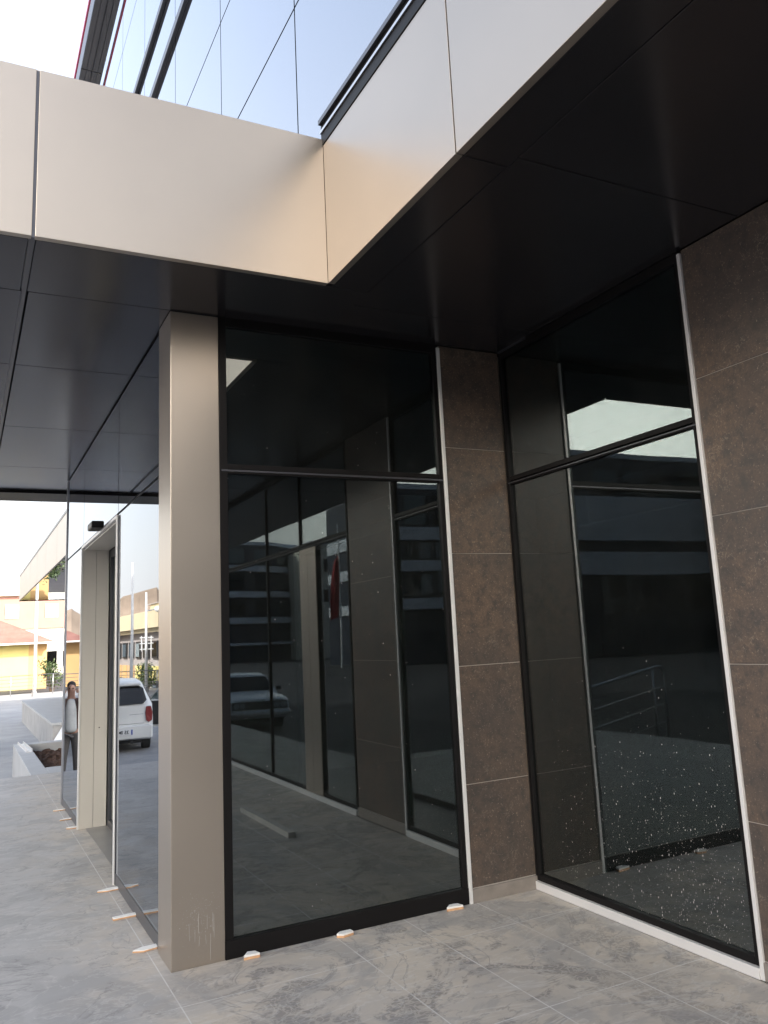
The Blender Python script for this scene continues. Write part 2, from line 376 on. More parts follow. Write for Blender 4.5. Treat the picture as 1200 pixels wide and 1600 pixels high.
# shop window facing the terrace (between column and pier)
def window_y(x0, x1, y, trim_right=True):
    m = MB(); d = .05
    m.box(x0, x0+.045, y, y+d, .09, H); m.box(x1-.03, x1, y, y+d, .09, H)
    m.box(x0+.045, x1-.03, y, y+d, H-.055, H); m.box(x0+.045, x1-.03, y, y+d, 2.545, 2.562); m.box(x0+.045, x1-.03, y, y+d, 2.570, 2.60)
    m.box(x0, x1, y-.004, y+d, 0, .09)
    o = P(m.build('shop_window', 'black_frame', B, .002))
    o['label'] = 'tall dark window right of the champagne column'
    sub(o, 'pane', 'glass', x0+.02, x1-.02, y+.020, y+.028, .09, 2.55)
    sub(o, 'pane', 'glass', x0+.02, x1-.02, y+.020, y+.028, 2.59, H-.02)
    sub(o, 'transom_strip', 'grey_profile', x0+.01, x1-.005, y-.006, y-.001, 2.556, 2.566)
    sub(o, 'edge_trim', 'white_trim', x1+.0005, x1+.022, y-.012, y+.03, .0, H-.02, bevel=.002)
    return o
w1 = window_y(1.2525, 2.7225, YC)
def window_x(y0, y1, x, joints=(), label=None, base=.05):
    m = MB(); d = .05
    ys = [y0]+list(joints)+[y1]
    m.box(x, x+d, y0, y0+.03, base, H); m.box(x, x+d, y1-.03, y1, base, H); m.box(x, x+d, y0+.03, y1-.03, H-.05, H)
    m.box(x, x+d, y0+.03, y1-.03, 2.545, 2.562); m.box(x, x+d, y0+.03, y1-.03, 2.570, 2.60); m.box(x, x+d, y0+.03, y1-.03, base, base+.035)
    for j in joints: m.box(x+.002, x+d+.002, j-.014, j+.014, base+.035, H-.05)
    o = P(m.build('shop_window', 'black_frame', B, .002))
    if label: o['label'] = label
    for a, b in zip(ys, ys[1:]):
        sub(o, 'pane', 'glass', x+.020, x+.028, a+.012, b-.012, base+.02, 2.55)
        sub(o, 'pane', 'glass', x+.020, x+.028, a+.012, b-.012, 2.59, H-.02)
    sub(o, 'transom_strip', 'grey_profile', x-.004, x-.001, y0+.004, y1-.004, 2.553, 2.559)
    sub(o, 'sill_trim', 'white_trim', x-.018, x+.03, y0, y1, 0, base-.002, bevel=.002)
    sub(o, 'edge_trim', 'white_trim', x-.012, x+.03, y0-.022, y0-.0005, 0, H-.02, bevel=.002)
    return o
w2 = window_x(2.876, 4.543, XR, label='tall dark window speckled with dried drops beside the right stone pier')
sub(w2, 'head_trim', 'grey_profile', XR-.012, XR+.01, 4.21, 4.53, H-.012, H-.002)
w3 = window_x(-5.5, 1.90, XR, (-3.0, -.54, .6))
sub(w3, 'jamb', 'champagne', XR-.012, XR-.001, .622, .852, .052, 2.54, bevel=.002); sub(w3, 'jamb', 'champagne', XR-.012, XR-.001, .858, 1.09, .052, 2.54, bevel=.002)
# dried drops on the second window
m = MB()
for i in range(2400):
    z = abs(random.gauss(0, .42))+.09; yy = random.uniform(2.93, 4.3)
    if z > 1.5 or random.random() < (yy-2.93)/1.4*.75: continue
    if z < .5 and random.random() < .15: yy = random.gauss(3.2, .15)
    if not 2.92 < yy < 4.35: continue
    rr = .0006+.0013*random.random()**2.2; m.ball((XR+.0195, yy, z), rr, (.5, 1, random.choice((1, 1, 1, 2, 3.2))), 1)
o = m.build('dried_splashes', 'dust', w2); o['kind'] = 'stuff'
m = MB()
for i in range(90):
    m.ball((random.uniform(1.3, 2.68), YC+.0195, random.uniform(.12, 3.3)), random.uniform(.0008, .0018), (1, .5, random.choice((1, 1, 2.5))), 1)
o = m.build('dried_splashes', 'dust', w1); o['kind'] = 'stuff'

# stone piers built of tiles with pale grout
levels = [0.082, .672, 1.378, 2.085, 2.782, H-.004]
def pier(axis, a0, a1, p, label=None, cuts=()):
    if axis == 'Y': g = MB().box(a0, a1, p+.004, p+.06, 0, H-.004)
    else: g = MB().box(p+.004, p+.06, a0, a1, 0, H-.004)
    o = P(g.build('stone_pier', 'grout', B))
    if label: o['label'] = label
    xs = [a0]+list(cuts)+[a1]
    for s0, s1 in zip(xs, xs[1:]):
        for z0, z1 in zip(levels, levels[1:]):
            t = (s0+.001, s1-.001, p, p+.02) if axis == 'Y' else (p, p+.02, s0+.001, s1-.001)
            sub(o, 'tile', 'stone', *t, z0+.002, z1-.002)
    t = (a0, a1, p-.012, p+.02) if axis == 'Y' else (p-.012, p+.02, a0, a1)
    sub(o, 'skirting', 'skirt_stone', *t, 0, .078, bevel=.002)
pier('Y', 2.746, XR-.002, YC, 'narrow brown stone pier between the two tall windows')
pier('X', 1.925, 2.852, XR, 'brown stone pier at the right edge')
pier('X', -7.2, -5.55, XR); pier('X', -16, -7.2, XR, cuts=(-10, -13)); pier('X', -25, -16, XR, cuts=(-19, -22))

# mirror glass facade beyond the column with entrance portal
XG = XC+.012
m = MB()
m.box(XG, XG+.05, 4.858, 6.36, .0, .075); m.box(XG, XG+.05, 8.445, 9.9, 0, .075)
m.box(XG+.012, XG+.05, 4.858, 9.9, 2.574, 2.590); m.box(XG+.012, XG+.05, 4.858, 9.9, H-.02, H-.006)
for y in (6.385, 8.43): m.box(XG+.012, XG+.05, y-.006, y+.006, 2.59, H-.02)
fa = P(m.build('glass_facade', 'black_frame', B)); fa['label'] = 'mirror-like glass wall beyond the champagne column'
for y0, y1 in ((4.86, 6.355), (8.455, 9.885)): sub(fa, 'pane', 'mirror_glass', XG, XG+.008, y0, y1, .078, 2.572)
for y0, y1 in ((4.86, 6.377), (6.393, 8.422), (8.438, 9.885)): sub(fa, 'pane', 'mirror_glass', XG, XG+.008, y0, y1, 2.592, H-.018)
for y0, y1 in ((4.858, 6.36), (8.445, 9.884)): sub(fa, 'base_profile', 'grey_profile', XG-.001, XG+.012, y0, y1, 0, .074)
sub(fa, 'edge_trim', 'silver', XG-.012, XG+.05, 9.886, 9.905, 0, H-.006)
po = P(MB().box(XC-.004, XC+.007, 6.358, 6.383, 0, 2.572).box(XC-.004, XC+.011, 8.428, 8.4545, 0, 2.572).box(XC-.004, XC+.02, 6.383, 8.4275, 2.548, 2.572).build('entrance_portal', 'white_trim', B, .002))
po['label'] = 'beige framed doorway in the mirror glass wall'
sub(po, 'jamb', 'champagne_flat', XC+.0115, 1.108, 8.432, 8.450, 0, 2.55, bevel=.001)
sub(po, 'jamb', 'champagne_flat', 1.111, 1.225, 8.432, 8.450, 0, 2.55, bevel=.001)
sub(po, 'jamb', 'grey_profile', XC+.0075, 1.225, 6.3575, 6.380, 0, 2.55, bevel=.001)
sub(po, 'lintel', 'champagne_flat', XC+.021, 1.225, 6.383, 8.430, 2.535, 2.547)
sub(po, 'screw_cover', 'black_frame', 1.150, 1.160, 8.428, 8.433, .874, .884)
dm = MB()
for y0, y1 in ((6.383, 7.40), (7.41, 8.43)):
    dm.box(1.235, 1.275, y0, y0+.05, 0, 2.53).box(1.235, 1.275, y1-.05, y1, 0, 2.53).box(1.235, 1.275, y0+.05, y1-.05, 0, .06).box(1.235, 1.275, y0+.05, y1-.05, 2.46, 2.53)
d = dm.build('door_leaf', 'grey_profile', po)
sub(po, 'door_glass', 'glass', 1.250, 1.256, 6.43, 7.35, .06, 2.46); sub(po, 'door_glass', 'glass', 1.250, 1.256, 7.46, 8.38, .06, 2.46)
sub(po, 'motion_sensor', 'black_frame', XC-.10, XC-.004, 6.98, 7.24, 2.560, 2.615, bevel=.01)

# inside the ground floor
bp('interior_floor', 'interior_floor', XG+.06, 7.5, YC+.06, 9.85, -.01, .004); bp('interior_floor', 'interior_floor', XR+.07, 7.5, -16, YC+.05, -.01, .004)
bp('interior_ceiling', 'interior_ceiling', 1.31, 7.5, -16, 9.85, H-.004, H+.045) if False else bp('interior_ceiling', 'interior_ceiling', 1.31, 7.5, YC+.06, 9.85, H-.03, H-.006)
bp('interior_ceiling', 'interior_ceiling', XR+.07, 7.5, -16, YC+.05, H-.03, H-.006)
bp('interior_wall', 'interior_wall', 7.5, 7.6, -25, 9.9, 0, H); bp('interior_wall', 'interior_wall', .99+.06, 7.6, 9.9, 10.0, 0, H); bp('interior_wall', 'interior_wall', XR+.06, 7.5, -16.2, -16.1, 0, H)
ip = P(MB().box(3.22, 3.27, 6.22, 6.32, 0, 2.58).box(3.22, 3.27, 8.62, 8.72, 0, 2.58).box(3.22, 3.27, 6.32, 8.62, 2.5, 2.58).build('inner_doorway', 'champagne_flat', B, .002))
sub(ip, 'jamb', 'champagne_flat', 3.28, 3.52, 8.62, 8.66, 0, 2.5)
P(MB().box(4.4, 5.6, 3.2, 3.9, H-.5, H-.031).build('ceiling_duct', 'backing', B, .05))
# the solid behind
bp('rear_mass', 'backing', 7.6, 22, -25, 34, GZ, 14.5)
bp('rear_mass', 'backing', 1.99, 7.6, -25, 34, 4.36, 13.35)
bp('rear_mass', 'backing', 3.9, 7.59, 10.05, 34, GZ, 4.35)

# upper curtain_wall in plane X = 1.9
XU = 1.9
zl = [4.352, 5.97, 7.255, 8.50, 9.30, 10.95, 13.28]
uw = P(MB().box(XU+.03, XU+.08, -25, 34, 4.353, 13.29).build('curtain_wall', 'backing', B)); uw['label'] = 'pale blue mirror glass of the upper floors'
yj = [4.82+1.872*k for k in range(-16, 16)]
yj[0] = -25; yj[-1] = 33.9
for a, b in zip(yj, yj[1:]):
    if b < -1.5: continue
    for z0, z1 in zip(zl, zl[1:]):
        o = sub(uw, 'pane', 'sky_glass', XU, XU+.01, a+.009, b-.009, z0+.009, z1-.009)
for a, b in ((-25, -1.0),):
    sub(uw, 'pane', 'sky_glass', XU+.001, XU+.011, a, b, 4.36, 13.27)
for z in (8.52, 9.37):
    sub(uw, 'ledge', 'grey_profile', XU-.042, XU-.001, -25, 33.9, z-.05, z+.05, bevel=.004)
    sub(uw, 'ledge', 'silver', XU-.014, XU-.001, -25, 33.9, z+.055, z+.075)
ro = P(MB().box(1.69, 7, -25, 34, 13.30, 13.8).build('roof_overhang', 'grey_profile', B)); ro['label'] = 'dark roof overhang with a red edge strip'
sub(ro, 'edge_strip', 'red_strip', 1.595, 1.625, -25, 34, 13.26, 13.36)
for i in range(12): sub(ro, 'bracket', 'grey_profile', 1.626, 1.689, -1+3*i, -.97+3*i, 13.36, 13.40)
for i in range(14): sub(ro, 'soffit_panel', 'soffit_grey', 1.695, 1.79, -2+2.6*i+.01, .6+2.6*i-.01, 13.275, 13.298); sub(ro, 'soffit_panel', 'soffit_grey', 1.80, 1.895, -2+2.6*i+.01, .6+2.6*i-.01, 13.275, 13.298)
# canopy running on along the far wing
fc = P(MB().box(1.79, 5.5, 11.3, 33.5, H+.05, 4.3).build('far_canopy', 'backing', B)); fc['label'] = 'far end of the canopy with a mirror-like underside'
for i in range(8): sub(fc, 'fascia_panel', 'champagne', 1.75, 1.785, 11.3+2.78*i, 14.06+2.78*i, H-.002, 4.337)
sub(fc, 'end_fascia', 'anthracite', 1.75, 5.5, 33.51, 33.55, H-.03, 4.337); sub(fc, 'coping', 'grey_profile', 1.74, 1.9, 11.3, 33.55, 4.339, 4.40)
sub(fc, 'soffit_panel', 'mirror_glass', 1.79, 5.5, 11.3, 33.45, H-.01, H+.03)

# ------------------------------------------------------------ tile chips along the base
def chip(x, y, rz, lx, ly, lz, label, pts=None, tilt=0):
    t = empty('tile_chip', (x, y, .001), rz); t.rotation_euler = (tilt, 0, rz)
    pts = pts or [(-.5, -.5), (.5, -.5), (.5, .35), (.2, .5), (-.5, .4)]
    MB().prism([(a*lx, b*ly, 0) for a, b in pts], (0, 0, lz*.55)).build('clay_body', 'chip_edge', t, .001)
    MB().prism([(a*lx*.99, b*ly*.99, lz*.55+.0005) for a, b in pts], (0, 0, lz*.45)).build('glazed_face', 'chip_white', t, .001)
    tag(t, label, 'tile chip', 'white tile chips wedged along the base of the building')
tri = [(-.5, -.4), (.5, -.5), (.35, .3), (-.1, .5)]
arrow = [(-.5, 0), (-.2, -.5), (.5, -.35), (.5, .3), (-.15, .45)]
chip(.955, 6.24, .05, .20, .055, .012, 'long pointed tile chip at the foot of the white door trim', arrow)
chip(.955, 5.583, .05, .20, .040, .014, 'straight stick-like tile chip under the middle of the mirror pane', [(-.5, -.5), (.5, -.5), (.5, .5), (-.5, .4)])
chip(.945, 4.95, .1, .17, .060, .012, 'arrow-shaped tile chip touching the champagne column', arrow)
chip(1.372, 4.505, .0, .085, .055, .022, 'thick tile chip just right of the column foot', tri)
chip(1.895, 4.500, .1, .095, .055, .020, 'tile chip under the middle of the dark shop window', arrow)
chip(2.598, 4.520, -.1, .105, .055, .022, 'tile chip nearest the narrow stone pier', tri)
chip(.955, 9.55, 0, .16, .04, .012, 'farthest tile chip, at the end of the mirror glass wall', arrow)
chip(.955, 9.0, .1, .15, .04, .012, 'small tile chip between the far corner and the doorway', tri)
chip(.955, 8.53, .0, .12, .05, .014, 'tile chip at the foot of the beige door jamb', arrow)

# ------------------------------------------------------------ planter, channel, low walls
t = tag(empty('planter', (1, 14.5, GZ)), 'low grey concrete planter filled with dark brown soil beyond the terrace', 'planter')
def child(o, par): o.matrix_parent_inverse = Matrix.Translation(-par.location); return o
m = MB().box(.86, 1.09, 12.5, 16.9, GZ, .0).box(1.09, 3.6, 16.62, 16.9, GZ, 0).box(1.09, 3.6, 12.5, 13.15, GZ, 0).box(3.4, 3.6, 13.15, 16.62, GZ, 0)
child(m.build('wall', 'concrete_light', t, .008), t)
m = MB(); n = 46; vv = {}
for i in range(n+1):
    for j in range(n+1):
        vv[i, j] = m.bm.verts.new((1.09+2.31*i/n, 13.15+3.47*j/n, -.14+random.uniform(-.035, .04)))
for i in range(n):
    for j in range(n): m.bm.faces.new((vv[i, j], vv[i+1, j], vv[i+1, j+1], vv[i, j+1]))
child(m.build('soil', 'soil', t), t)
o = MB().box(-.045, .045, -.72, .72, 0, .006).box(-.045, -.039, -.72, .72, .006, .05).box(.039, .045, -.72, .72, .006, .05).build('metal_channel', 'white_trim')
o.location = (1.0, 16.05, .001); o.rotation_euler = (0, 0, .04); tag(o, 'white metal U channel lying on the planter edge', 'channel')
t = tag(empty('ramp_wall', (3, 26, GZ)), 'grey concrete ramp with a flat pale top beyond the planter', 'ramp')
child(MB().box(1.9, 9, 21.3, 32.5, GZ, -.09).build('wall', 'concrete', t, .01), t); child(MB().box(1.88, 9, 21.28, 32.52, -.088, -.03).build('top_slab', 'concrete_light', t, .005), t)
o = MB().prism([(1.72, 20.1, GZ), (4.6, 20.1, GZ), (4.6, 20.1, .02), (2.18, 20.1, .02)], (0, 1.15, 0)).build('sloped_wall', 'white_paint', None, .01)
tag(o, 'bright white sloped wall end behind the planter', 'wall')

# ------------------------------------------------------------ railing at the far edge of the car park
def railing(name, pts, label, h=1.1, rails=5, step=2.0, rad=.022, z=GZ, zs=None):
    t = tag(empty(name, (pts[0][0], pts[0][1], z)), label, 'railing'); m = []
    P3 = [Vector((x, y, z)) for x, y in pts]
    for k in range(rails):
        hh = h*(1-k/rails*.85)
        child(MB().tube([p+Vector((0, 0, hh)) for p in P3], rad if k == 0 else rad*.55, 8).build('rail', 'grey_profile', t, smooth=True), t)
    for a, b in zip(P3, P3[1:]):
        L_ = (b-a).length; n_ = max(1, int(L_/step))
        for i in range(n_):
            q = a.lerp(b, i/n_); child(MB().tube([q, q+Vector((0, 0, h))], rad, 8).build('post', 'silver', t, smooth=True), t)
    return t
railing('railing', [(9, 53), (-2, 50.5), (-7, 45), (-14, 40)], 'thin steel railing with five bars along the far edge of the car park')
# ramp railing behind the viewer, seen mirrored in the right window
t = tag(empty('handrail', (-3.6, -1.25, GZ)), 'steel ramp handrail with rounded end mirrored in the speckled window', 'handrail')
zz = lambda x, k: (.60-.145*(x+2.0))*1-k
top = [(-.6, -1.25, .36), (-2.0, -1.25, .60), (-3.55, -1.25, .865), (-3.63, -1.25, .86), (-3.69, -1.25, .80), (-3.70, -1.25, .70), (-3.70, -1.25, GZ)]
child(MB().tube(top, .024, 10).build('rail', 'silver', t, smooth=True), t)
for k in (.35, .62, .90): child(MB().tube([(-.6, -1.25, .37-k), (-3.70, -1.25, .89-k)], .012, 8).build('rail', 'silver', t, smooth=True), t)
for x in (-3.45, -1.9, -.7): child(MB().tube([(x, -1.25, GZ), (x, -1.25, .60-.171*(x+2.0))], .02, 8).build('post', 'silver', t, smooth=True), t)

# ------------------------------------------------------------ lamp posts
def lamp_post(x, y, h, label, head=True):
    t = tag(empty('lamp_post', (x, y, GZ)), label, 'lamp post', 'pale lamp posts around the car park')
    MB().tube([(0, 0, 0), (0, 0, h)], [.09, .05], 12).build('pole', 'white_paint', t, smooth=True)
    MB().tube([(0, 0, 0), (0, 0, .25)], .13, 12).build('base', 'silver', t)
    if head:
        MB().tube([(0, 0, h-1.0), (-.5, 0, h-.9)], .03, 8).build('arm', 'silver', t)
        MB().ball((-.6, 0, h-.9), .2, (1, 1, .8), 3).build('lamp_head', 'white_paint', t, smooth=True)
    return t
lamp_post(3.5, 50, 8.5, 'tall pale lamp post standing before the yellow house', False)
lamp_post(-5.2, 42, 6.4, 'plain tall pale pole mirrored left of the chimney in the glass wall', False)
t = lamp_post(-6.65, 46, 5.2, 'pale pole with a round lamp and bracket mirrored in the glass wall')
m = MB()
for z in (2.2, 2.5, 2.8): m.tube([(-.35, 0, z), (.35, 0, z)], .035, 6)
m.tube([(-.25, 0, 2.1), (-.25, 0, 2.9)], .03, 6); m.tube([(.25, 0, 2.1), (.25, 0, 2.9)], .03, 6); m.build('bracket', 'white_paint', t)
# flag pole in the mirrored street
def V2(ratio, yv): return 6.442-ratio*yv, 9.09-yv
x, y = V2(.432, 60)
t = tag(empty('flagpole', (x, y, GZ)), 'flagpole with a hanging red flag mirrored in the shop window', 'flagpole')
MB().tube([(0, 0, 0), (0, 0, 11)], [.09, .05], 10).build('pole', 'white_paint', t)
m = MB(); n = 14; pv = None
for i in range(n+1):
    z = 8.6-4.6*i/n; w_ = .25+.75*(i/n)**.7*(1-.25*(i/n))
    cur = [m.bm.verts.new((.08+w_*j/5, .12*math.sin(j*1.9+i*.3), z-.3*j/5)) for j in range(6)]
    if pv:
        for j in range(5): m.bm.faces.new((pv[j], cur[j], cur[j+1], pv[j+1]))
    pv = cur
o = m.build('flag', 'red_flag', t); s_ = o.modifiers.new('s', 'SOLIDIFY'); s_.thickness = .01

# ------------------------------------------------------------ houses and far buildings
def wall_windows(t, axis, plane, cells, frame='white_paint', glass='far_glass', d=.06, sgn=-1):
    for (a0, a1, z0, z1) in cells:
        w = .07
        def bx(mb, p0, p1, q0, q1, r0, r1):
            return mb.box(q0, q1, p0, p1, r0, r1) if axis == 'Y' else mb.box(p0, p1, q0, q1, r0, r1)
        lo, hi = (plane-d, plane+.02) if sgn < 0 else (plane-.02, plane+d)
        m = MB(); bx(m, lo, hi, a0, a0+w, z0, z1); bx(m, lo, hi, a1-w, a1, z0, z1); bx(m, lo, hi, a0+w, a1-w, z0, z0+w); bx(m, lo, hi, a0+w, a1-w, z1-w, z1)
        if a1-a0 > 1.4: bx(m, lo, hi, (a0+a1)/2-w/2, (a0+a1)/2+w/2, z0+w, z1-w)
        o = child(m.build('window', frame, t), t)
        g = MB(); c_ = (lo+hi)/2; bx(g, plane+sgn*.006-.004, plane+sgn*.006+.004, a0+w*.5, a1-w*.5, z0+w*.5, z1-w*.5); g.build('pane', glass, o)
# yellow house
t = tag(empty('yellow_house', (0, 63, GZ)), 'low yellow and orange house with a red tiled hip roof', 'house')
child(MB().box(-2.4, 3.8, 60, 68, GZ-2, 2.2).build('wall', 'yellow_wall', t), t)
for a_, b_ in ((-5.0, -2.4), (3.8, 4.9)): child(MB().box(a_, b_, 60.01, 68, GZ-2, 2.2).build('end_wall', 'orange_wall', t), t)
m = MB(); a = [m.bm.verts.new(p) for p in ((-5.6, 59.4, 2.2), (5.4, 59.4, 2.2), (5.4, 68.6, 2.2), (-5.6, 68.6, 2.2), (-1.6, 64, 4.3), (1.2, 64, 4.3))]
for q in ((0, 1, 5, 4), (1, 2, 5), (2, 3, 4, 5), (3, 0, 4), (3, 2, 1, 0)): m.bm.faces.new([a[i] for i in q])
rf = child(m.build('roof', 'roof_tile', t), t)
MB().box(-5.65, 5.45, 59.3, 59.4, 2.12, 2.22).build('gutter', 'white_paint', rf)
wall_windows(t, 'Y', 60, [(-1.6, -.4, .3, 1.6)])
# salmon building
t = tag(empty('apartment_block', (6, 95, GZ)), 'salmon and cream apartment block with white windows behind the yellow house', 'building')
child(MB().box(-1, 17, 95, 107, GZ-3, 4.0).build('lower_wall', 'white_wall', t), t); child(MB().box(-1, 17, 94.9, 107, 4.0, 7.4).build('upper_wall', 'salmon_wall', t), t)
child(MB().box(-1.3, 17.3, 94.6, 107, 7.4, 9.2).build('parapet', 'cream_wall', t), t)
wall_windows(t, 'Y', 94.9, [(3.7, 4.95, 5.1, 6.5), (7.5, 8.75, 5.1, 6.5), (.2, 1.4, 5.1, 6.5)], glass='painted_reflection')
wall_windows(t, 'Y', 95, [(x, x+1.3, 2.3, 3.5) for x in (.3, 2.2, 4.1, 6.0, 7.6, 9.4)], glass='painted_reflection')
wall_windows(t, 'Y', 95, [(x, x+1.3, -.1, 1.7) for x in (5.6, 7.5, 9.2)])
# cream curved building mirrored in the facade
t = tag(empty('cream_building', (-8, 56, GZ)), 'long cream building with ochre panels and roof chimneys mirrored in the glass wall', 'building')
def curve(i): 
    y = 40+26*i/12; return (-8.5+.9*math.sin(i/12*PI*.6), y)
for i in range(12):
    (x0, y0), (x1, y1) = curve(i), curve(i+1)
    pass
m = MB(); m.prism([(*curve(i), -5) for i in range(13)]+[(-18, 66, -5), (-18, 40, -5)], (0, 0, 7.6)); child(m.build('wall', 'grey_wall', t), t)  # grey base colour stands in for shade on the recessed window wall
m = MB(); m.prism([(curve(i)[0]+.7, curve(i)[1], 2.62) for i in range(13)]+[(-18.5, 66, 2.62), (-18.5, 40, 2.62)], (0, 0, .95)); par = child(m.build('parapet', 'cream_wall', t), t)
m = MB(); m.prism([(curve(i)[0]+.45, curve(i)[1], 2.40) for i in range(13)]+[(-18.5, 66, 2.40), (-18.5, 40, 2.40)], (0, 0, .2)); child(m.build('cornice', 'cream_wall', t), t)
for i in range(12):
    (x0, y0), (x1, y1) = curve(i), curve(i+1); xm = max(x0, x1)+.05
    child(MB().box(xm-.3, xm+.02, y0+.3, y1-.3, -.35, .45).build('spandrel', 'yellow_wall' if i < 7 else 'orange_wall', t), t)
    for zz0 in (-1.5, .9):
        o = child(MB().box(xm-.3, xm+.03, y0+.35, y1-.35, zz0, zz0+1.0).build('window', 'dark_trim', t), t); MB().box(xm-.2, xm+.045, y0+.45, y1-.45, zz0+.1, zz0+.9).build('pane', 'far_glass', o)
m = MB().box(-11, -9.0, 54.6, 57.2, 3.57, 4.3).box(-10.5, -9.6, 59.4, 61, 3.57, 4.1).box(-10.6, -9.4, 47, 49, 3.57, 4.0); rfb = child(m.build('roof_block', 'cream_wall', t), t)
MB().tube([(-9.8, 54.9, 4.3), (-9.8, 54.9, 5.5)], .3, 14).build('tank', 'white_wall', rfb); MB().tube([(-9.8, 56.3, 4.3), (-9.8, 56.3, 5.1)], .12, 10).tube([(-9.8, 56.8, 4.3), (-9.8, 56.8, 5.1)], .12, 10).build('chimney', 'white_wall', rfb)
MB().box(-11.2, -8.9, 54.4, 57.6, 4.302, 4.36).build('roof_slab', 'grey_wall', rfb)

# street behind the viewer, seen only as a double reflection
def block(name, ratio0, ratio1, yv, depth, h, mat, label, bands=(), bandmat='band_blue', rows=(), curved=0, glassy=False):
    x1, y = V2(ratio0, yv); x0, _ = V2(ratio1, yv)
    t = tag(empty(name, ((x0+x1)/2, y, GZ)), label, 'building')
    n = 10
    def fy(i, ex=0): return y+ex+curved*math.sin(PI*i/n)
    pts = lambda ex, z: [(x0-ex+(x1-x0+2*ex)*i/n, fy(i, ex), z) for i in range(n+1)]+[(x1, y-depth, z), (x0, y-depth, z)]
    wl = child(MB().prism(pts(0, GZ), (0, 0, h-GZ)).build('wall', mat, t), t)
    for z0, z1 in bands: child(MB().prism(pts(.5, z0), (0, 0, z1-z0)).build('floor_band', bandmat, t), t)
    for z0, z1, w, gap in rows:
        xx = x0+gap
        while xx+w < x1:
            i = (xx+w/2-x0)/(x1-x0)*n
            o = child(MB().box(xx, xx+w, fy(i)-.3, fy(i)+.06, z0, z1).build('window', 'dark_trim', t), t); MB().box(xx+.08, xx+w-.08, fy(i)-.1, fy(i)+.075, z0+.08, z1-.08).build('pane', 'far_glass', o)
            xx += w+gap
    child(MB().prism(pts(.15, h), (0, 0, .4)).build('parapet', bandmat, t), t)
    return t
block('curved_office', .16, .385, 100, 14, 12.8, 'blue_dark', 'curved dark office with pale floor ledges mirrored in the shop window', [(9.7, 10.4), (6.7, 7.4), (3.7, 4.4), (1.2, 1.5)], rows=[(10.6, 12.4, 2.6, .4), (7.6, 9.5, 2.6, .4), (4.6, 6.5, 2.6, .4)], curved=5)
block('white_office', .392, .50, 90, 12, 12.2, 'white_wall', 'pale office with small square window rows mirrored behind the red flag', [], rows=[(9.2, 10.6, .8, .35), (5.8, 7.2, .8, .35)])
block('banded_office', .505, .80, 56, 12, 12.6, 'blue_dark', 'dark office block with pale horizontal bands mirrored in the shop window', [(8.6, 9.6), (6.2, 7.0), (3.4, 4.2)], 'band_blue', rows=[(9.8, 12.2, 2.2, .3), (7.1, 8.5, 2.2, .3), (4.3, 6.1, 2.2, .3)])
block('corner_office', .81, 1.6, 46, 14, 13.6, 'blue_dark', 'tall dark office with a broad pale band mirrored in the speckled window', [(7.4, 10.6), (5.0, 6.6)], 'band_blue', rows=[(10.8, 12.8, 2.4, .4), (2.2, 5.2, 2.4, .4)])

t = tag(empty('skyline_blocker', (-46, -8, GZ)), 'long brown office block, unseen, added left of the car park to block low sky light', 'building')  # out of view, added so the upper walls get less low sky light
child(MB().box(-58, -44, -34, 24, GZ, 13).build('wall', 'grey_wall', t), t); child(MB().box(-58.3, -43.7, -34.3, 24.3, 13, 13.5).build('parapet', 'concrete', t), t)
for k_ in range(4):
    for j_ in range(14):
        o = child(MB().box(-44.2, -43.95, -32.5+4*j_, -29.9+4*j_, .6+3.2*k_, 2.4+3.2*k_).build('window', 'dark_trim', t), t); MB().box(-44.1, -43.93, -32.4+4*j_, -30+4*j_, .7+3.2*k_, 2.3+3.2*k_).build('pane', 'far_glass', o)
o = MB().box(-.03, .03, -.67, .67, 0, .045).build('wooden_board', 'plank'); o.location = (2.44, 1.63, .001); tag(o, 'long pale board lying on the terrace, mirrored in the shop window', 'board')

# ------------------------------------------------------------ shrubs
def shrub(x, y, w, h, label, n=900, group='shrubs beyond the railing'):
    t = tag(empty('shrub', (x, y, GZ)), label, 'shrub', group)
    m = MB()
    for i in range(5): m.tube([(0, 0, -.3), (random.uniform(-w, w)*.5, random.uniform(-w, w)*.4, h*random.uniform(.5, .8))], [.04, .012], 6)
    m.build('stem', 'bark', t); m = MB()
    cl = [(random.uniform(-w, w)*.5, random.uniform(-w, w)*.4, h*random.uniform(.25, .85)) for _ in range(12)]
    for i in range(n):
        c_ = random.choice(cl); p = Vector(c_)+Vector([random.gauss(0, w*.16) for _ in range(3)]); s_ = random.uniform(.05, .11)
        q = Matrix.Rotation(random.uniform(0, 6.3), 3, Vector((random.uniform(-1, 1), random.uniform(-1, 1), random.uniform(-1, 1))).normalized())
        m.bm.faces.new([m.bm.verts.new(p+q @ Vector(a)*s_) for a in ((-1, 0, 0), (0, -.5, .1), (1, 0, 0), (0, .5, .1))])
    m.build('foliage', 'leaf', t)
shrub(4.75, 54.5, 1.0, 1.9, 'dark green bush beyond the railing beside the glass wall')
shrub(-7.2, 49, 1.1, 1.6, 'olive green bush mirrored in the glass wall', 700)

